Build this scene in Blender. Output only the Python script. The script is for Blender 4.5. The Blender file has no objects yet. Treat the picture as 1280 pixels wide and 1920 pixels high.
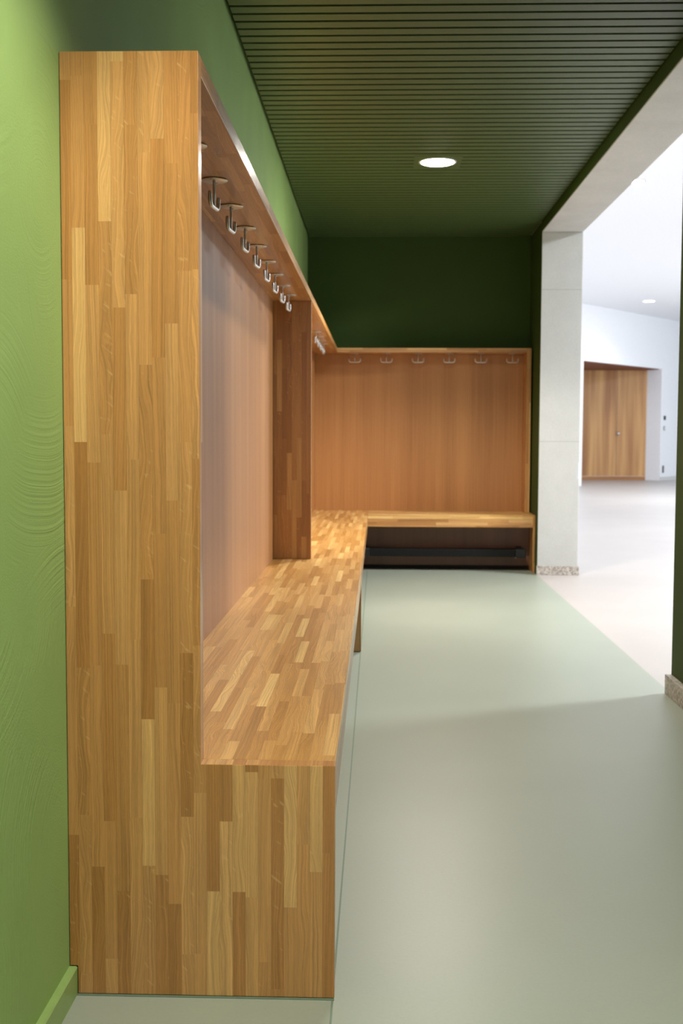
import bpy, bmesh, math, random
from mathutils import Vector, Matrix
random.seed(7)
scene = bpy.context.scene
COL = scene.collection

# ------------------------------------------------------------------ camera
F_PX, CX, CZ = 2156.1, 0.58157, 1.06778
PITCH, YAW, ROLL = -0.067189, 0.031526, -0.004054
def ray(X, Z, Y=1.0):
    c, s = math.cos(ROLL), math.sin(ROLL); X, Z = c*X + s*Z, -s*X + c*Z
    c, s = math.cos(PITCH), math.sin(PITCH); y, z = c*Y - s*Z, s*Y + c*Z
    c, s = math.cos(YAW), math.sin(YAW)
    return Vector((c*X - s*y, s*X + c*y, z))
right, up, fwd = ray(1, 0, 0), ray(0, 1, 0), ray(0, 0, 1)
cam = bpy.data.cameras.new('camera')
cam.sensor_fit = 'VERTICAL'; cam.sensor_height = 22.3
cam.lens = F_PX / 1920 * 22.3
cam.clip_start = 0.05; cam.clip_end = 100
cam.dof.use_dof = True; cam.dof.focus_distance = 2.6; cam.dof.aperture_fstop = 4.5
camo = bpy.data.objects.new('camera', cam); COL.objects.link(camo)
camo.matrix_world = Matrix(((right.x, up.x, -fwd.x, CX), (right.y, up.y, -fwd.y, 0), (right.z, up.z, -fwd.z, CZ), (0, 0, 0, 1)))
scene.camera = camo

# ------------------------------------------------------------------ exposure, world, lights
scene.view_settings.view_transform = 'Standard'
scene.view_settings.look = 'None'
scene.view_settings.exposure = 0.0
scene.view_settings.gamma = 1.0
scene.view_settings.use_curve_mapping = False
world = bpy.data.worlds.new('daylight'); scene.world = world
world.use_nodes = True
world.node_tree.nodes['Background'].inputs[0].default_value = (0.75, 0.88, 1.0, 1)
world.node_tree.nodes['Background'].inputs[1].default_value = 1.0

def area(name, loc, direction, sx, sy, power, color):
    l = bpy.data.lights.new(name, 'AREA'); l.shape = 'RECTANGLE'; l.size = sx; l.size_y = sy
    l.energy = power; l.color = color
    o = bpy.data.objects.new(name, l); COL.objects.link(o)
    o.location = loc; o.rotation_euler = Vector(direction).to_track_quat('-Z', 'Y').to_euler()
    return o
# daylight entering by the hall windows (right hand side) plus daylight fill added behind the camera
area('hall_daylight', (12.9, 10.0, 2.0), (-1, 0, 0), 3.0, 3.4, 60, (0.90, 0.95, 1.0))
area('hall_daylight', (12.9, 20.0, 2.0), (-1, 0, 0), 6.0, 3.4, 300, (0.90, 0.95, 1.0))
area('rear_daylight_fill', (1.0, -5.4, 1.5), (0, 1, 0), 1.5, 2.2, 18, (0.95, 0.97, 1.0))  # added ambient fill, no window known there

area('unseen_hall_light', (6.0, 6.7, 3.80), (0, 0, -1), 1.3, 0.8, 560, (0.95, 0.97, 1.0))
area('unseen_hall_light', (6.5, 13.0, 3.80), (0, 0, -1), 1.3, 1.3, 200, (0.92, 0.96, 1.0))  # unseen overhead source added to lift the hall's ambient light
area('unseen_hall_light', (7.0, 19.0, 3.80), (0, 0, -1), 1.3, 1.3, 260, (0.92, 0.96, 1.0))  # likewise added for hall ambience

# ------------------------------------------------------------------ shader helpers
def mat(name):
    m = bpy.data.materials.new(name); m.use_nodes = True
    nt = m.node_tree; b = nt.nodes['Principled BSDF']
    return m, nt, b
class NT:
    def __init__(s, nt): s.nt = nt
    def n(s, t, **k):
        n = s.nt.nodes.new(t)
        for a, v in k.items(): setattr(n, a, v)
        return n
    def l(s, a, b): s.nt.links.new(a, b)
    def put(s, sock, v):
        if hasattr(v, 'is_linked') or isinstance(v, bpy.types.NodeSocket): s.l(v, sock)
        else: sock.default_value = v
    def m(s, op, a, b=None, c=None, clamp=False):
        n = s.n('ShaderNodeMath', operation=op, use_clamp=clamp)
        s.put(n.inputs[0], a)
        if b is not None: s.put(n.inputs[1], b)
        if c is not None: s.put(n.inputs[2], c)
        return n.outputs[0]
    def mix(s, f, a, b, bt='MIX'):
        n = s.n('ShaderNodeMix', data_type='RGBA', blend_type=bt)
        s.put(n.inputs['Factor'], f); s.put(n.inputs['A'], a); s.put(n.inputs['B'], b)
        return n.outputs['Result']
    def ramp(s, f, pts, interp='LINEAR'):
        n = s.n('ShaderNodeValToRGB'); n.color_ramp.interpolation = interp
        e = n.color_ramp.elements
        while len(e) < len(pts): e.new(0.5)
        for i, (p, c) in enumerate(pts):
            e[i].position = p; e[i].color = (*c, 1) if len(c) == 3 else c
        s.l(f, n.inputs[0]); return n.outputs[0]
    def comb(s, x, y, z=0.0):
        n = s.n('ShaderNodeCombineXYZ')
        for i, v in enumerate((x, y, z)): s.put(n.inputs[i], v)
        return n.outputs[0]
    def noise(s, vec, scale=1.0, detail=2.0, rough=0.5, dist=0.0, dim='3D', w=None):
        n = s.n('ShaderNodeTexNoise', noise_dimensions=dim)
        if vec is not None: s.l(vec, n.inputs['Vector'])
        if w is not None: s.put(n.inputs['W'], w)
        n.inputs['Scale'].default_value = scale; n.inputs['Detail'].default_value = detail
        n.inputs['Roughness'].default_value = rough; n.inputs['Distortion'].default_value = dist
        return n.outputs['Fac']
    def wnoise(s, w):
        n = s.n('ShaderNodeTexWhiteNoise', noise_dimensions='1D'); s.put(n.inputs['W'], w); return n.outputs['Value']
    def bump(s, h, strength, dist=0.001):
        n = s.n('ShaderNodeBump'); n.inputs['Strength'].default_value = strength
        n.inputs['Distance'].default_value = dist; s.l(h, n.inputs['Height']); return n.outputs[0]
def srgb(r, g, b):
    f = lambda c: (c/255/12.92) if c/255 <= 0.04045 else ((c/255+0.055)/1.055)**2.4
    return (f(r), f(g), f(b))

def stave_oak(name, contrast=1.0, offset=0.0, tone=(1, 1, 1)):
    """solid oak glued from 24 mm staves; UV in metres, v along the grain"""
    m, nt, b = mat(name); N = NT(nt)
    uv = N.n('ShaderNodeUVMap'); sp = N.n('ShaderNodeSeparateXYZ'); N.l(uv.outputs[0], sp.inputs[0])
    u, v = sp.outputs[0], sp.outputs[1]
    W = 0.0243
    uc = N.m('DIVIDE', N.m('ADD', u, offset), W)
    col = N.m('FLOOR', uc)
    fu = N.m('FRACT', uc)
    rcol = N.wnoise(N.m('MULTIPLY', col, 1.37))
    vv = N.m('ADD', N.m('MULTIPLY', v, 2.9), N.m('MULTIPLY', rcol, 400.0))
    vo = N.n('ShaderNodeTexVoronoi', voronoi_dimensions='1D', feature='F1'); N.put(vo.inputs['W'], vv)
    vo.inputs['Scale'].default_value = 1.0; vo.inputs['Randomness'].default_value = 0.75
    sc = N.n('ShaderNodeSeparateColor'); N.l(vo.outputs['Color'], sc.inputs[0])
    r1, r2, r3 = sc.outputs[0], sc.outputs[1], sc.outputs[2]
    base = N.ramp(r1, [(0.0, srgb(152, 106, 50)), (0.12, srgb(170, 119, 60)), (0.45, srgb(190, 141, 82)), (0.8, srgb(204, 158, 98)), (1.0, srgb(224, 186, 122))])
    base = N.mix(max(0.0, 1 - 0.7*contrast), base, (*srgb(190, 142, 84), 1))
    base = N.mix(1.0, base, (*tone, 1), 'MULTIPLY')
    # flowing growth lines: a different wander and tilt in each stave
    tilt = N.m('MULTIPLY', N.m('SUBTRACT', r2, 0.5), 0.05)
    wand = N.noise(N.comb(N.m('MULTIPLY', u, 14.0), N.m('MULTIPLY', v, 4.0), N.m('MULTIPLY', r3, 50.0)), 1.0, 2.0, 0.5)
    ug = N.m('ADD', N.m('ADD', u, N.m('MULTIPLY', tilt, v)), N.m('MULTIPLY', wand, N.m('MULTIPLY', r3, 0.075)))
    rings = N.noise(N.comb(N.m('MULTIPLY', ug, 420.0), N.m('MULTIPLY', v, 1.5), N.m('MULTIPLY', r2, 90.0)), 1.0, 2.0, 0.55)
    pores = N.noise(N.comb(N.m('MULTIPLY', ug, 1500.0), N.m('MULTIPLY', v, 45.0), r3), 1.0, 2.0, 0.6)
    broad = N.noise(N.comb(N.m('MULTIPLY', ug, 60.0), N.m('MULTIPLY', v, 3.0), N.m('MULTIPLY', r1, 30.0)), 1.0, 2.0, 0.5)
    g = N.m('ADD', N.m('MULTIPLY', N.m('SUBTRACT', rings, 0.5), 1.0), N.m('MULTIPLY', N.m('SUBTRACT', pores, 0.5), 0.5))
    g = N.m('ADD', g, N.m('MULTIPLY', N.m('SUBTRACT', broad, 0.5), 0.5))
    val = N.m('ADD', g, 1.0)
    hsv = N.n('ShaderNodeHueSaturation'); N.l(base, hsv.inputs['Color']); N.l(val, hsv.inputs['Value'])
    hsv.inputs['Saturation'].default_value = 1.0
    # medullary flecks in some staves
    fl = N.noise(N.comb(N.m('MULTIPLY', N.m('ADD', u, N.m('MULTIPLY', wand, 0.05)), 60.0), N.m('MULTIPLY', N.m('ADD', v, N.m('MULTIPLY', u, 0.8)), 95.0), N.m('MULTIPLY', r1, 70.0)), 1.0, 1.0, 0.5)
    fl = N.m('MULTIPLY', N.m('SUBTRACT', fl, 0.66), 9.0, clamp=True)
    fl = N.m('MULTIPLY', fl, N.m('MULTIPLY', N.m('GREATER_THAN', r3, 0.55), 0.35))
    c = N.mix(fl, hsv.outputs[0], (*srgb(226, 186, 124), 1))
    # glue line
    edge = N.m('LESS_THAN', N.m('MINIMUM', fu, N.m('SUBTRACT', 1.0, fu)), 0.018)
    c = N.mix(N.m('MULTIPLY', edge, 0.25), c, (*srgb(110, 70, 32), 1))
    N.l(c, b.inputs['Base Color'])
    b.inputs['Roughness'].default_value = 0.36
    b.inputs['Coat Weight'].default_value = 0.4; b.inputs['Coat Roughness'].default_value = 0.2
    N.l(N.bump(N.m('ADD', pores, N.m('MULTIPLY', rings, 0.5)), 0.12, 0.0006), b.inputs['Normal'])
    return m

def veneer_oak(name, c0, c1, rough=0.42, broadscale=9.0, half=0.18, fw=0.35):
    m, nt, b = mat(name); N = NT(nt)
    uv = N.n('ShaderNodeUVMap'); sp = N.n('ShaderNodeSeparateXYZ'); N.l(uv.outputs[0], sp.inputs[0])
    u, v = sp.outputs[0], sp.outputs[1]
    a = N.noise(N.comb(N.m('MULTIPLY', u, broadscale), N.m('MULTIPLY', v, 0.25)), 1.0, 2.0, 0.5)
    f = N.noise(N.comb(N.m('MULTIPLY', u, 110.0), N.m('MULTIPLY', v, 1.2)), 1.0, 3.0, 0.6)
    p = N.noise(N.comb(N.m('MULTIPLY', u, 900.0), N.m('MULTIPLY', v, 30.0)), 1.0, 2.0, 0.6)
    t = N.m('ADD', N.m('MULTIPLY', a, 0.85 - fw), N.m('ADD', N.m('MULTIPLY', f, fw), N.m('MULTIPLY', p, 0.15)))
    c = N.ramp(t, [(0.5-half, c0), (0.5+half, c1)])
    N.l(c, b.inputs['Base Color']); b.inputs['Roughness'].default_value = rough
    b.inputs['Coat Weight'].default_value = 0.05; b.inputs['Coat Roughness'].default_value = 0.25
    return m

def trowelled_paint(name, color, strength=0.5, rough=0.7):
    """green paint over trowelled plaster: arcs of fine ridges"""
    m, nt, b = mat(name); N = NT(nt)
    tc = N.n('ShaderNodeTexCoord')
    warp = N.n('ShaderNodeTexNoise'); N.l(tc.outputs['Object'], warp.inputs['Vector']); warp.inputs['Scale'].default_value = 1.1
    vm = N.n('ShaderNodeVectorMath', operation='MULTIPLY_ADD')
    N.l(warp.outputs['Color'], vm.inputs[0]); vm.inputs[1].default_value = (0.15, 0.15, 0.15); N.l(tc.outputs['Object'], vm.inputs[2])
    h = None
    for sc, off, fr in ((1.5, 0.0, 110.0), (1.15, 5.3, 125.0)):
        ad = N.n('ShaderNodeVectorMath', operation='ADD'); N.l(vm.outputs[0], ad.inputs[0]); ad.inputs[1].default_value = (off, off*0.7, off*1.3)
        vo = N.n('ShaderNodeTexVoronoi', feature='F1'); N.l(ad.outputs[0], vo.inputs['Vector']); vo.inputs['Scale'].default_value = sc
        d = N.m('DIVIDE', vo.outputs['Distance'], sc)
        r = N.noise(None, 1.0, 2.0, 0.6, dim='1D', w=N.m('MULTIPLY', d, fr))
        mask = N.noise(ad.outputs[0], 2.6, 1.0, 0.5)
        mask = N.m('MULTIPLY', N.m('SUBTRACT', mask, 0.45), 5.0, clamp=True)
        r = N.m('MULTIPLY', r, mask)
        h = r if h is None else N.m('ADD', h, r)
    fine = N.noise(tc.outputs['Object'], 260.0, 2.0, 0.5)
    soft = N.noise(tc.outputs['Object'], 3.0, 3.0, 0.5)
    hh = N.m('ADD', h, N.m('ADD', N.m('MULTIPLY', fine, 0.35), N.m('MULTIPLY', soft, 1.2)))
    N.l(N.bump(hh, strength, 0.0022), b.inputs['Normal'])
    c = N.ramp(soft, [(0.3, tuple(x*0.94 for x in color)), (0.7, tuple(x*1.05 for x in color))])
    N.l(c, b.inputs['Base Color']); b.inputs['Roughness'].default_value = rough
    b.inputs['Specular IOR Level'].default_value = 0.2
    return m

def plain(name, color, rough=0.5, metal=0.0, spec=0.5):
    m, nt, b = mat(name)
    N = NT(nt); tc = N.n('ShaderNodeTexCoord')
    n = N.noise(tc.outputs['Object'], 40.0, 3.0, 0.5)
    c = N.ramp(n, [(0.3, tuple(x*0.96 for x in color)), (0.7, tuple(min(1, x*1.03) for x in color))])
    N.l(c, b.inputs['Base Color'])
    b.inputs['Roughness'].default_value = rough; b.inputs['Metallic'].default_value = metal
    b.inputs['Specular IOR Level'].default_value = spec
    return m

def poured_floor(name, color, rough=0.4):
    m, nt, b = mat(name); N = NT(nt); tc = N.n('ShaderNodeTexCoord')
    big = N.noise(tc.outputs['Object'], 1.4, 3.0, 0.5)
    fine = N.noise(tc.outputs['Object'], 120.0, 3.0, 0.6)
    t = N.m('ADD', N.m('MULTIPLY', big, 0.6), N.m('MULTIPLY', fine, 0.4))
    c = N.ramp(t, [(0.35, tuple(x*0.95 for x in color)), (0.65, tuple(min(1, x*1.04) for x in color))])
    N.l(c, b.inputs['Base Color']); b.inputs['Roughness'].default_value = rough
    N.l(N.bump(fine, 0.08, 0.0006), b.inputs['Normal'])
    return m

def concrete(name, color):
    m, nt, b = mat(name); N = NT(nt); tc = N.n('ShaderNodeTexCoord')
    sp = N.n('ShaderNodeSeparateXYZ'); N.l(tc.outputs['Object'], sp.inputs[0])
    big = N.noise(tc.outputs['Object'], 3.0, 5.0, 0.6)
    fine = N.noise(tc.outputs['Object'], 70.0, 3.0, 0.6)
    t = N.m('ADD', N.m('MULTIPLY', big, 0.6), N.m('MULTIPLY', fine, 0.4))
    c = N.ramp(t, [(0.33, tuple(x*0.84 for x in color)), (0.65, color)])
    # formwork joints at fixed heights
    z = sp.outputs[2]; ln = None
    for zz in (1.022, 2.166):
        q = N.m('LESS_THAN', N.m('ABSOLUTE', N.m('SUBTRACT', z, zz)), 0.003)
        ln = q if ln is None else N.m('MAXIMUM', ln, q)
    c = N.mix(N.m('MULTIPLY', ln, 0.45), c, (*[x*0.45 for x in color], 1))
    vo = N.n('ShaderNodeTexVoronoi'); N.l(tc.outputs['Object'], vo.inputs['Vector']); vo.inputs['Scale'].default_value = 16.0
    pin = N.m('LESS_THAN', vo.outputs['Distance'], 0.045)
    c = N.mix(N.m('MULTIPLY', pin, 0.35), c, (*[x*0.4 for x in color], 1))
    N.l(c, b.inputs['Base Color']); b.inputs['Roughness'].default_value = 0.7
    N.l(N.bump(t, 0.25, 0.002), b.inputs['Normal'])
    return m

def granite(name):
    m, nt, b = mat(name); N = NT(nt); tc = N.n('ShaderNodeTexCoord')
    vo = N.n('ShaderNodeTexVoronoi'); N.l(tc.outputs['Object'], vo.inputs['Vector']); vo.inputs['Scale'].default_value = 95.0
    sc = N.n('ShaderNodeSeparateColor'); N.l(vo.outputs['Color'], sc.inputs[0])
    c = N.ramp(sc.outputs[0], [(0.0, srgb(100, 95, 90)), (0.22, srgb(150, 143, 136)), (0.5, srgb(186, 182, 176)), (0.75, srgb(214, 210, 204))], 'CONSTANT')
    c = N.mix(N.noise(tc.outputs['Object'], 60.0, 2.0), c, (*srgb(180, 174, 166), 1))
    N.l(c, b.inputs['Base Color']); b.inputs['Roughness'].default_value = 0.5
    return m

def emitter(name, color, strength):
    m, nt, b = mat(name)
    b.inputs['Base Color'].default_value = (0.8, 0.8, 0.8, 1)
    b.inputs['Emission Color'].default_value = (*color, 1); b.inputs['Emission Strength'].default_value = strength
    return m

OAK = stave_oak('stave_oak', 1.0, 0.0037, (0.98, 0.92, 0.88))
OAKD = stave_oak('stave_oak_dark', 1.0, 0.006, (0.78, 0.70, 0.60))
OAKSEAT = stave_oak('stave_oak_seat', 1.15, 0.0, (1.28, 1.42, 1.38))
VEN = veneer_oak('oak_veneer', srgb(158, 106, 58), srgb(192, 138, 82))
VENL = veneer_oak('shade_toned_veneer', srgb(104, 70, 46), srgb(130, 90, 60))  # oak veneer with the under-bench shade put into its colour
VEND = veneer_oak('oak_veneer_hall_door', srgb(160, 106, 60), srgb(216, 168, 108), 0.4, 4.5, 0.13, 0.1)
GREEN = trowelled_paint('green_trowelled_paint', srgb(147, 179, 108), 0.6)
GREENB = trowelled_paint('dark_green_wall_paint', srgb(58, 78, 34), 0.2)
GREENC = plain('green_slat_lacquer', srgb(74, 94, 54), 0.45)
BLACK = plain('black_void_felt', srgb(12, 14, 8), 0.9)
SKIRT = plain('green_baseboard_paint', srgb(147, 179, 108), 0.4)
FLOOR = poured_floor('green_grey_poured_floor', srgb(157, 167, 154), 0.38)
FLOORH = poured_floor('pale_pink_grey_poured_floor', srgb(184, 179, 176), 0.4)
CONC = concrete('fair_faced_concrete', srgb(200, 203, 202))
WHITE = plain('white_plaster', srgb(246, 247, 250), 0.8)
GRAN = granite('speckled_granite')
STEEL = plain('brushed_stainless_steel', srgb(208, 205, 200), 0.42, 1.0)
DARKM = plain('black_powder_coated_steel', srgb(14, 15, 16), 0.6, 0.0, 0.25)
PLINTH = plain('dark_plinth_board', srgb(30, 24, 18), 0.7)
SEAM = plain('green_grey_floor_joint', srgb(112, 134, 116), 0.5)
LAMP = emitter('lamp_diffuser', (1.0, 0.96, 0.88), 150.0)
LAMPS = emitter('soft_lamp_diffuser', (1.0, 0.96, 0.88), 25.0)
LAMPH = emitter('hall_lamp_diffuser', (1.0, 1.0, 1.0), 30.0)
TRIM = plain('white_lamp_trim', srgb(215, 215, 212), 0.4)
BLKPL = plain('black_plastic', srgb(18, 18, 20), 0.5)
WHPL = plain('white_plastic', srgb(225, 225, 225), 0.4)
GREYPL = plain('grey_plastic', srgb(120, 125, 122), 0.5)
BRN = plain('dark_red_brown_soffit_board', srgb(120, 66, 44), 0.6)

# ------------------------------------------------------------------ mesh helpers
class MB:
    """collects shapes in one bmesh; UVs in metres with v along the grain axis g"""
    def __init__(s): s.bm = bmesh.new(); s.uv = s.bm.loops.layers.uv.new('UVMap')
    def _uv(s, faces, g, off, mi, smooth):
        for f in faces:
            f.normal_update(); n = f.normal; f.material_index = mi; f.smooth = smooth
            ax = max(range(3), key=lambda i: abs(n[i]))
            for l in f.loops:
                c = l.vert.co
                if ax == g:
                    a, b_ = [i for i in range(3) if i != g]
                    p = (c[a], c[b_]*0.4)
                else:
                    a = [i for i in range(3) if i not in (ax, g)][0]
                    p = (c[a], c[g])
                l[s.uv].uv = (p[0] + off[0], p[1] + off[1])
    def box(s, p, q, g=2, off=(0, 0), mi=0):
        x0, y0, z0 = p; x1, y1, z1 = q
        v = [s.bm.verts.new(c) for c in ((x0,y0,z0),(x1,y0,z0),(x1,y1,z0),(x0,y1,z0),(x0,y0,z1),(x1,y0,z1),(x1,y1,z1),(x0,y1,z1))]
        fs = [s.bm.faces.new([v[i] for i in ix]) for ix in ((0,3,2,1),(4,5,6,7),(0,1,5,4),(1,2,6,5),(2,3,7,6),(3,0,4,7))]
        s._uv(fs, g, off, mi, False); return s
    def prism(s, poly, axis, a, b, g=2, off=(0, 0), mi=0):
        """poly: 2D outline in the two axes other than `axis` (in order), swept from a to b"""
        def P(p, t):
            c = list(p); c.insert(axis, t); return tuple(c)
        lo = [s.bm.verts.new(P(p, a)) for p in poly]; hi = [s.bm.verts.new(P(p, b)) for p in poly]
        fs = [s.bm.faces.new(lo[::-1]), s.bm.faces.new(hi)]
        n = len(poly)
        for i in range(n): fs.append(s.bm.faces.new((lo[i], lo[(i+1) % n], hi[(i+1) % n], hi[i])))
        bmesh.ops.recalc_face_normals(s.bm, faces=fs)
        s._uv(fs, g, off, mi, False); return s
    def lathe(s, prof, c=(0, 0, 0), seg=32, mi=0, axis='z'):
        rings = []
        for r, z in prof:
            ring = []
            for k in range(seg):
                t = 2*math.pi*k/seg
                co = (c[0] + r*math.cos(t), c[1] + r*math.sin(t), c[2] + z) if axis == 'z' else (c[0] + r*math.cos(t), c[1] + z, c[2] + r*math.sin(t))
                ring.append(s.bm.verts.new(co))
            rings.append(ring)
        fs = []
        for A, B in zip(rings, rings[1:]):
            for k in range(seg): fs.append(s.bm.faces.new((A[k], A[(k+1) % seg], B[(k+1) % seg], B[k])))
        fs.append(s.bm.faces.new(rings[0][::-1])); fs.append(s.bm.faces.new(rings[-1]))
        bmesh.ops.recalc_face_normals(s.bm, faces=fs)
        s._uv(fs, 2, (0, 0), mi, True); return s
    def tube(s, pts, rad, seg=12, mi=0):
        pts = [Vector(p) for p in pts]; rings = []
        nrm = None
        for i, p in enumerate(pts):
            t = (pts[min(i+1, len(pts)-1)] - pts[max(i-1, 0)]).normalized()
            if nrm is None: nrm = t.orthogonal().normalized()
            nrm = (nrm - t*nrm.dot(t)).normalized(); bn = t.cross(nrm)
            r = rad[i] if isinstance(rad, (list, tuple)) else rad
            rings.append([s.bm.verts.new(p + nrm*r*math.cos(2*math.pi*k/seg) + bn*r*math.sin(2*math.pi*k/seg)) for k in range(seg)])
        fs = []
        for A, B in zip(rings, rings[1:]):
            for k in range(seg): fs.append(s.bm.faces.new((A[k], A[(k+1) % seg], B[(k+1) % seg], B[k])))
        fs.append(s.bm.faces.new(rings[0][::-1])); fs.append(s.bm.faces.new(rings[-1]))
        bmesh.ops.recalc_face_normals(s.bm, faces=fs)
        s._uv(fs, 2, (0, 0), mi, True); return s
    def build(s, name, mats, parent=None, bevel=0.0, seg=2, struct=False, label=None, origin=None):
        me = bpy.data.meshes.new(name)
        if origin is not None:
            for v in s.bm.verts: v.co -= Vector(origin)
        s.bm.to_mesh(me); s.bm.free()
        for m in (mats if isinstance(mats, (list, tuple)) else [mats]): me.materials.append(m)
        o = bpy.data.objects.new(name, me); COL.objects.link(o)
        if origin is not None: o.location = origin
        if parent: o.parent = parent
        if bevel:
            b = o.modifiers.new('edge', 'BEVEL'); b.width = bevel; b.segments = seg; b.limit_method = 'ANGLE'; b.angle_limit = math.radians(40)
            b.harden_normals = False
        if struct: o['kind'] = 'structure'
        if label: o['label'] = label
        return o
def thing(name, label, cat, loc=(0, 0, 0), group=None, rz=0.0, kind=None):
    o = bpy.data.objects.new(name, None); COL.objects.link(o); o.location = loc; o.rotation_euler = (0, 0, rz)
    o.empty_display_size = 0.1
    o['label'] = label; o['category'] = cat
    if group: o['group'] = group
    if kind: o['kind'] = kind
    return o
def local(parent_loc): return Vector(parent_loc)

# ------------------------------------------------------------------ measures (metres)
Y1, Y3 = 2.1108, 9.4572           # front of the bench run, back wall
XB, XU = 0.5050, 0.2532           # depth of the bench, of the upper frame
HS, HT = 0.45, 1.7565             # seat height, top of the upper frame
XR = 1.8051                       # plane of the opening and right wall
XH = 2.1128                       # hall side of the column
ZC, ZB = 2.6653, 2.5951           # slatted ceiling, underside of the beam
YC, YW = 8.8145, 4.7642           # column face, end of the right wall
YD, T = 5.678, 0.036              # divider, board thickness
XP = 0.0637                       # face of the back panel
YF, YU = Y3 - XB, Y3 - XU         # front of back bench, front of its upper frame
YB = -5.5                         # rear of the corridor
HZ = 3.85                         # hall ceiling

# ------------------------------------------------------------------ structure
MB().box((-0.0, YB, -0.10), (XR, Y3, 0.0)).build('floor', FLOOR, struct=True)
MB().box((XR, YB, -0.10), (13.2, 30.5, 0.0)).build('floor_hall', FLOORH, struct=True)
MB().box((0.4995, Y1-0.9, -0.0005), (0.5035, YF+0.02, 0.0008)).box((0.016, Y1-0.005, -0.0005), (XB, Y1-0.0004, 0.002)).build('trim_1', SEAM, struct=True)
MB().box((-0.15, YB, -0.10), (0.0, Y3+0.15, 3.0)).build('wall_left', GREEN, struct=True)
MB().box((0.0, Y3, -0.10), (XR, Y3+0.15, 3.0)).build('wall_back', GREENB, struct=True)
# right wall (green, ends at the opening) and the short green return next to the coat benches
MB().box((XR, YB, 0.0), (XH, YW, 3.0)).build('wall_right', GREENB, struct=True)
MB().box((XR-0.001, YC+0.003, 0.0), (XR+0.004, Y3, ZB+0.075)).build('wall_return', GREENB, struct=True)
# concrete column with a chipped arris, and the concrete beam over the opening
cm = MB()
cm.box((XR+0.004, YC+0.03, 0.0), (XH, Y3+0.15, HZ))
cm.prism([(XR, 0.0), (XH, 0.0), (XH, 0.735), (XH-0.012, 0.75), (XH-0.019, 0.785), (XH-0.016, 0.83), (XH-0.004, 0.858), (XH, 0.87), (XH, ZB), (XR, ZB)], 1, YC, YC+0.03)
cm.build('concrete_column', CONC, struct=True, bevel=0.004)
MB().box((XR, YW, ZB), (XH, YC+0.03, HZ)).build('concrete_beam', CONC, struct=True, bevel=0.004)
MB().box((XR-0.004, YW, ZB+0.004), (XR, YC, ZC+0.08)).build('trim_2', GREENB, struct=True)
# rear of the corridor with a window opening added for the daylight fill
rw = MB(); rw.box((0, YB-0.15, 0), (XR, YB, 0.35)); rw.box((0, YB-0.15, 2.65), (XR, YB, 3.0))
rw.box((0, YB-0.15, 0.35), (0.2, YB, 2.65)); rw.box((XR-0.1, YB-0.15, 0.35), (XR, YB, 2.65))
rw.build('wall_rear', GREENB, struct=True)
# ceiling: black void, 63 mm slats across the corridor, one panel of it all
ce = MB()
ce.box((0, YB, ZC+0.075), (XR, Y3, ZC+0.16), mi=1)
ce.box((0.018, 2.2, ZC+0.02), (0.045, Y3-0.01, ZC+0.075), mi=1)
pitch = 0.0813; y = 4.405 - 33*pitch
while y < Y3 - 0.02:
    a, b_ = y + 0.010, min(y + pitch - 0.010, Y3 - 0.012)
    if b_ - a > 0.01: ce.box((0.016, a, ZC), (XR-0.012, b_, ZC+0.018), g=0)
    y += pitch
ce.box((0.0, YB, ZC+0.0), (XR, 1.70, ZC+0.018))
ce.build('ceiling', [GREENC, BLACK], struct=True)

# unseen skylight panels: first inferred from the floor shadow, others added to brighten hall
for i, (x_, y_, w_, d_) in enumerate(((6.0, 6.7, 0.7, 0.45), (6.5, 13.0, 0.7, 0.7), (7.0, 19.0, 0.7, 0.7))):
    MB().box((x_-w_, y_-d_, HZ-0.03), (x_+w_, y_+d_, HZ)).build('window_%d' % (i+3), TRIM, struct=True)

# baseboards
MB().prism([(0.0, 0.0), (0.015, 0.0), (0.015, 0.052), (0.012, 0.055), (0.0, 0.055)], 1, YB, Y1+T).build('baseboard_left', SKIRT, struct=True)
MB().box((XR-0.027, YB, 0), (XR, YW, 0.080)).build('baseboard_right', GRAN, struct=True, bevel=0.002)
cb = MB(); cb.box((XR-0.006, YC-0.012, 0), (XH+0.004, YC, 0.072)); cb.box((XH, YC-0.012, 0), (XH+0.010, 10.4, 0.072))
cb.build('baseboard_column', GRAN, struct=True, bevel=0.002)

# hall: ceiling, diagonal far wall with deep door recess, side walls with windows
MB().box((XR, YB, HZ), (13.2, 30.5, HZ+0.2)).build('ceiling_hall', WHITE, struct=True)
A = Vector((4.81, 24.56)); B = Vector((7.90, 28.50)); D = (B - A).normalized(); NIN = Vector((-D.y, D.x))
def wp(s_, d=0.0): return tuple(A + D*s_ + NIN*d)
DOORY = 28.0; DH = 2.655
fw = MB()
def wallseg(s0, s1, z0, z1, th=0.25): fw.prism([wp(s0), wp(s1), wp(s1, th), wp(s0, th)], 2, z0, z1)
S0, S1 = 0.19, 4.06
# left jamb runs straight back to the door plane, right jamb steps into the wall
lj, rj = wp(S0), wp(S1)
ang = Vector((-0.24, 0.30))
rjin = (rj[0] - 0.30, DOORY + 0.02)
fw.prism([wp(-6.0), lj, (lj[0] - 0.02, DOORY + 0.1), (lj[0] - 0.4, DOORY + 0.1), wp(-6.0, 0.3)], 2, 0, HZ)
fw.prism([rj, wp(9.0), wp(9.0, 0.3), (rjin[0] + 0.1, DOORY + 0.4), rjin], 2, 0, HZ)
fw.prism([lj, rj, rjin, (lj[0] - 0.02, DOORY + 0.1)], 2, DH, HZ)
fw.build('wall_hall', WHITE, struct=True)
MB().prism([(lj[0]+0.03, lj[1]+0.06), (rj[0]-0.09, rj[1]-0.07), (rjin[0]-0.01, DOORY-0.01), (lj[0]-0.01, DOORY-0.01)], 2, DH-0.02, DH-0.002).build('trim_3', BRN, struct=True)
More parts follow.
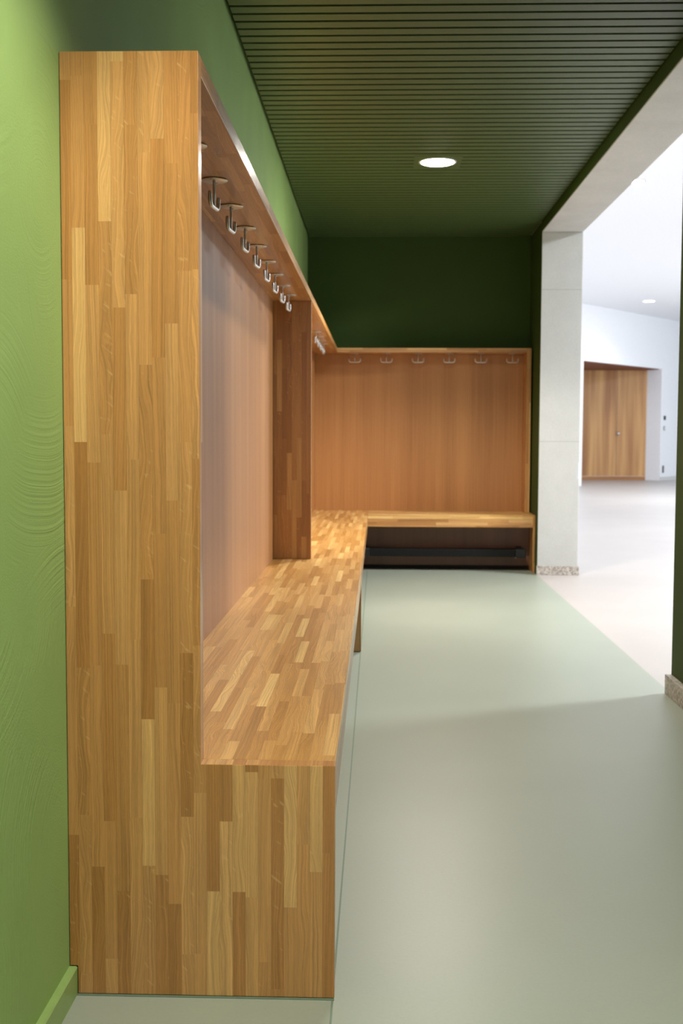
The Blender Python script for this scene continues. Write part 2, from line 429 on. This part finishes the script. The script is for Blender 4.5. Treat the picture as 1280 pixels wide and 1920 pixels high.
bb = MB(); bb.prism([wp(S1+0.02, 0.0), wp(9.0), wp(9.0, -0.012), wp(S1+0.0, -0.012)], 2, 0, 0.09)
bb.build('baseboard_hall', TRIM, struct=True)
MB().box((XH-0.15, Y3+0.15, 0), (XH, 21.3, HZ)).build('wall_hall_left', WHITE, struct=True)
MB().box((XH, YB, 0), (13.2, YB+0.15, HZ)).build('wall_hall_rear', WHITE, struct=True)
wr = MB()
for (a, b_) in ((YB, 8.3), (11.7, 16.7), (23.3, 30.5)): wr.box((13.0, a, 0), (13.2, b_, HZ))
for (a, b_) in ((8.3, 11.7), (16.7, 23.3)):
    wr.box((13.0, a, 0), (13.2, b_, 0.2)); wr.box((13.0, a, 3.75), (13.2, b_, HZ))
wr.build('wall_hall_right', WHITE, struct=True)
for i, (a, b_) in enumerate(((8.3, 11.7), (16.7, 23.3))):
    w = MB()
    w.box((13.02, a, 0.2), (13.12, a+0.06, 3.75)); w.box((13.02, b_-0.06, 0.2), (13.12, b_, 3.75))
    w.box((13.02, a, 0.2), (13.12, b_, 0.26)); w.box((13.02, a, 3.69), (13.12, b_, 3.75))
    w.build('window_%d' % (i+1), DARKM, struct=True)
# hall door: two veneered leaves, knob and bottom rail
dr = thing('door_1', 'double oak veneered door set in the recess of the far white wall', 'door', (6.2, DOORY, 0), kind='structure')
dl0, dl1, dmid = lj[0] + 0.0, 7.03, 6.33
def rel(p, o): return (p[0]-o[0], p[1]-o[1], p[2]-o[2])
o_ = (6.2, DOORY, 0)
MB().box(rel((dl0, DOORY, 0.095), o_), rel((dmid-0.004, DOORY+0.05, 2.64), o_), g=2, off=(3, 0)).build('door_leaf', VEND, dr, bevel=0.003)
MB().box(rel((dmid+0.004, DOORY, 0.095), o_), rel((dl1, DOORY+0.05, 2.64), o_), g=2, off=(7, 0)).build('door_leaf', VEND, dr, bevel=0.003)
MB().box(rel((dl0, DOORY-0.01, 0.0), o_), rel((dl1, DOORY+0.05, 0.09), o_), g=0, off=(1, 5)).build('bottom_rail', VEND, dr, bevel=0.003)
MB().lathe([(0.012, 0.0), (0.012, -0.03), (0.034, -0.035), (0.038, -0.05), (0.030, -0.065)], rel((6.36, DOORY, 1.12), o_), 20, axis='y').build('door_knob', STEEL, dr, label='round metal door knob')

# switches beside the recess on the far wall
def plate(name, label, cat, s_, z, w, h, m, m2, sub):
    p = wp(s_); o = thing(name, label, cat, (p[0], p[1], z), rz=math.atan2(D.y, D.x))
    # local frame: x along the wall, -y out of the wall
    MB().box((-w/2, -0.014, -h/2), (w/2, 0.0, h/2)).build('frame', m, o, bevel=0.002)
    MB().box((-w*0.36, -0.020, -h*0.38), (w*0.36, -0.014, h*0.38)).build(sub, m2, o, bevel=0.001)
plate('call_panel', 'small black square panel on the far white wall, above the white switch', 'control panel', 4.27, 1.5, 0.10, 0.10, BLKPL, BLKPL, 'screen')
plate('light_switch', 'white light switch on the far wall below the black square panel', 'light switch', 4.26, 1.25, 0.09, 0.10, GREYPL, WHPL, 'rocker')
plate('wall_socket', 'narrow dark socket low on the far white wall near the floor', 'socket', 4.24, 0.27, 0.075, 0.17, BLKPL, GREYPL, 'socket_insert')

# ------------------------------------------------------------------ near coat bench
nb = thing('coat_bench', 'long oak coat bench along the green wall, with the tall stepped end panel in front', 'coat bench', (0, Y1, 0))
def N_(p): return (p[0], p[1]-Y1, p[2])
g2 = 0.0012
# stepped end panel, notched round the baseboard
MB().prism([(0.0165, 0.002), (XB, 0.002), (XB, HS), (XU, HS), (XU, HT), (g2, HT), (g2, 0.0565), (0.0165, 0.0565)], 1, 0, T, g=2, off=(0, 0.3)).build('end_panel', OAK, nb, bevel=0.0012)
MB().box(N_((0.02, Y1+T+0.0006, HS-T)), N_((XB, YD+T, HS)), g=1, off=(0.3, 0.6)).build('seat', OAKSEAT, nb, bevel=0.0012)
MB().box(N_((XB-T, Y1+T+0.0006, 0.352)), N_((XB, YD+T, HS-T-0.0004)), g=1, off=(0.9, 1.6)).build('front_apron', OAK, nb, bevel=0.001)
MB().box(N_((0.0012, Y1+T+0.0006, HT-T)), N_((XU, YD+T, HT)), g=1, off=(0.55, 3.1)).build('top_shelf', OAK, nb, bevel=0.0012)
MB().box(N_((XP-0.019, Y1+T+0.001, HS+0.0005)), N_((XP, YD-0.0006, HT-T-0.0006)), g=2, off=(2.0, 0)).build('back_panel', VEN, nb)
MB().box(N_((XP, YD, HS+0.0006)), N_((XU-0.002, YD+T, HT-T-0.0006)), g=2, off=(0.13, 0.9)).build('divider_panel', OAKD, nb, bevel=0.0012)
MB().box(N_((0.08, 5.60, 0.004)), N_((XB-0.001, 5.60+T, HS-T-0.0006)), g=2, off=(0.4, 2.3)).build('support_panel', OAK, nb, bevel=0.0012)

# ------------------------------------------------------------------ corner coat bench
y0 = YD + T + 0.0015
cbn = thing('coat_bench', 'corner oak coat bench that turns along the dark green back wall beyond the divider', 'coat bench', (0, Y3, 0))
def C_(p): return (p[0], p[1]-Y3, p[2])
XE = 1.7885                        # right end of the back bench
XE0 = 1.7540
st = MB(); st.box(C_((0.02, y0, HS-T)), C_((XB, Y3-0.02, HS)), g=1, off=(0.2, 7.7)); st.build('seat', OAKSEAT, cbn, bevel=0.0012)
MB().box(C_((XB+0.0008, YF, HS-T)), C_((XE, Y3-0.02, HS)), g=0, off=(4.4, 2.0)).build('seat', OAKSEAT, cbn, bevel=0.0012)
MB().box(C_((XB-T, y0, 0.352)), C_((XB, YF, HS-T-0.0004)), g=1, off=(1.3, 4.1)).build('front_apron', OAK, cbn, bevel=0.001)
MB().box(C_((XB+0.0008, YF, 0.352)), C_((XE, YF+T, HS-T-0.0004)), g=0, off=(5.9, 3.3)).build('front_apron', OAK, cbn, bevel=0.001)
MB().box(C_((XE, YF, 0.0)), C_((XE+T*0.85, Y3-0.003, HS)), g=2, off=(0.9, 1.4)).build('end_panel', OAK, cbn, bevel=0.0012)
MB().box(C_((XE0, YU, HS+0.0006)), C_((XE0+T, Y3-0.003, HT)), g=2, off=(0.6, 2.2)).build('upper_end_panel', OAK, cbn, bevel=0.0012)
MB().box(C_((0.0012, y0, HT-T)), C_((XU, Y3-0.002, HT)), g=1, off=(0.9, 5.5)).build('top_shelf', OAK, cbn, bevel=0.0012)
MB().box(C_((XU+0.0006, YU, HT-T)), C_((XE0-0.0006, Y3-0.002, HT)), g=0, off=(1.9, 6.5)).build('top_shelf', OAK, cbn, bevel=0.0012)
MB().box(C_((XP-0.019, y0, HS+0.0005)), C_((XP, Y3-0.03, HT-T-0.0006)), g=2, off=(5.0, 0)).build('back_panel', VEN, cbn)
MB().box(C_((XP+0.0006, Y3-0.049, HS+0.0005)), C_((XE0-0.0006, Y3-0.03, HT-T-0.0006)), g=2, off=(9.0, 0)).build('back_panel', VEN, cbn)
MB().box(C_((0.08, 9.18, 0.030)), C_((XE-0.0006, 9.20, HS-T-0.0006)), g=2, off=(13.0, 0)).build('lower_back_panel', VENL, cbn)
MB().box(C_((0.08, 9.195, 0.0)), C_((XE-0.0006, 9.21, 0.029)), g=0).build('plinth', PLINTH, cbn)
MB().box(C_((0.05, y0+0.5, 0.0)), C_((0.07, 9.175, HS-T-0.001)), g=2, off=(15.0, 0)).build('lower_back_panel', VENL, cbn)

# black steel shoe rail under the back bench, carried by arms off the lower back panel
sr = thing('shoe_rail', 'black metal shoe rail under the back bench', 'shoe rail', (1.1, 9.00, 0))
MB().box((-0.58, 0.0, 0.116), (0.56, 0.13, 0.173)).build('bar', DARKM, sr, bevel=0.003)
for x0, x1 in ((0.561, 0.640), (-0.660, -0.581)):
    ec = MB().box((x0, -0.003, 0.113), (x1, 0.135, 0.176)).build('end_cap', BLKPL, sr, bevel=0.004)
    xm = (x0 + x1)/2
    MB().box((xm-0.02, 0.136, 0.120), (xm+0.02, 0.1795, 0.185)).build('bracket', BLKPL, sr, bevel=0.002)
    MB().lathe([(0.007, 0.113), (0.007, 0.106), (0.004, 0.103)], (xm-0.03, 0.05, 0.0), 16).build('screw', STEEL, sr, label='small steel screw')

# ------------------------------------------------------------------ coat hooks
def arc(cx, cz, r, a0, a1, n):
    return [(cx + r*math.cos(math.radians(a0 + (a1-a0)*i/n)), cz + r*math.sin(math.radians(a0 + (a1-a0)*i/n))) for i in range(n+1)]
def make_hook(loc, rz, label, group):
    o = thing('coat_hook', label, 'coat hook', loc, group, rz)
    pl = MB().lathe([(0.0335, 0.0), (0.035, -0.001), (0.035, -0.0028), (0.034, -0.0036), (0.0005, -0.0038)], (0, 0, 0), 36).build('mounting_plate', STEEL, o)
    for x in (-0.026, 0.026):
        MB().lathe([(0.0042, -0.0036), (0.0038, -0.0052), (0.0015, -0.0058)], (x, 0, 0), 12).build('screw', STEEL, pl)
    MB().lathe([(0.0036, -0.0035), (0.0036, -0.068)], (0, 0, 0), 16).build('stem', STEEL, o)
    pts = [(-0.046, -0.037), (-0.0455, -0.042)] + arc(-0.027, -0.052, 0.0185, 165, 270, 8) + [(0.0, -0.0708)] + arc(0.027, -0.052, 0.0185, 270, 375, 8) + [(0.0455, -0.042), (0.046, -0.037)]
    rad = [0.0036, 0.0052] + [0.0052]*(len(pts)-4) + [0.0052, 0.0036]
    MB().tube([(x, 0, z) for x, z in pts], rad, 14).build('double_hook', STEEL, o)
    return o
def copy_tree(o, parent=None):
    c = o.copy(); COL.objects.link(c)
    if parent: c.parent = parent
    for ch in list(o.children): copy_tree(ch, c)
    return c
ORD = ['first', 'second', 'third', 'fourth', 'fifth', 'sixth', 'seventh', 'eighth', 'ninth']
zh = HT - T
proto = None
def put_hook(x, y, rz, label, group):
    global proto
    if proto is None: proto = make_hook((x, y, zh), rz, label, group); return proto
    c = copy_tree(proto); c.location = (x, y, zh); c.rotation_euler = (0, 0, rz); c['label'] = label; c['group'] = group
    return c
bpy.context.view_layer.update()
ys = [2.640, 2.996, 3.335, 3.684, 4.034, 4.391, 4.745, 5.10, 5.44]
for i, yy in enumerate(ys):
    if i == 0: lb = 'steel coat hook nearest the front end panel, almost hidden behind its edge'
    elif i == 8: lb = 'steel coat hook under the near shelf, right in front of the divider panel'
    else: lb = '%s fully visible steel double coat hook along the near shelf, counted from the front' % ORD[i-1]
    put_hook(0.156, yy, math.pi/2 - 0.10, lb, 'coat hooks under the near shelf')
for i, yy in enumerate((7.37, 7.70, 8.03, 8.36)):
    lb = ['small steel coat hook beyond the divider, half hidden by its edge', 'second small steel coat hook behind the divider panel edge',
          'third small steel coat hook beyond the divider, next to the last one', 'farthest steel coat hook on the left side, closest to the back corner'][i]
    put_hook(0.182, yy, math.pi/2 - 0.08, lb, 'coat hooks beyond the divider')
for i, xx in enumerate((0.389, 0.643, 0.898, 1.148, 1.402, 1.655)):
    lb = '%s anchor-shaped coat hook from the left under the back wall shelf' % ORD[i] if i < 5 else 'anchor-shaped coat hook under the back shelf next to the right end panel'
    put_hook(xx, 9.325, 0.0, lb, 'coat hooks on the back wall')

# ------------------------------------------------------------------ downlights
def spot(name, parent, energy, color, ang, z=-0.02, blend=0.35, size=0.09):
    l = bpy.data.lights.new(name, 'SPOT'); l.energy = energy; l.color = color; l.spot_size = math.radians(ang); l.spot_blend = blend
    l.shadow_soft_size = size
    o = bpy.data.objects.new(name, l); COL.objects.link(o); o.parent = parent; o.location = (0, 0, z)
    return o
def downlight(x, y, z, label, energy, color, ang, plate_=True, r=0.097, lampm=LAMP, group=None):
    o = thing('downlight', label, 'ceiling light', (x, y, z), group)
    if plate_:
        p = MB(); hs = 0.1385
        p.box((-hs, -hs, -0.002), (hs, hs, 0.0)); p.build('mounting_plate', GREENC, o, bevel=0.0008)
    MB().lathe([(r+0.014, -0.0025), (r+0.013, -0.006), (r+0.004, -0.0075), (r, -0.005)], (0, 0, 0), 48).build('trim_ring', TRIM, o)
    MB().lathe([(r, -0.0055), (r*0.9, -0.0085), (r*0.5, -0.0095), (0.001, -0.0098)], (0, 0, 0), 48).build('diffuser', lampm, o)
    spot('downlight_lamp', o, energy, color, ang)
    return o
downlight(0.919, 6.870, ZC, 'round glowing downlight in the green slatted ceiling', 285, (1.0, 0.92, 0.80), 134)
downlight(0.919, 3.935, ZC, 'round downlight in the ceiling above the middle of the coat bench', 60, (1.0, 0.93, 0.82), 124, lampm=LAMPS)
WARM = (1.0, 0.91, 0.79)
downlight(0.919, 1.12, ZC, 'round downlight in the ceiling above the camera', 325, WARM, 124, lampm=LAMPS)
downlight(6.16, 24.2, HZ, 'small round ceiling light deep in the white hall', 60, (1, 1, 1), 140, False, 0.11, LAMPH)
downlight(3.38, 12.9, HZ, 'white ceiling light of the hall peeking past the concrete beam', 60, (1, 1, 1), 140, False, 0.09, LAMPH)
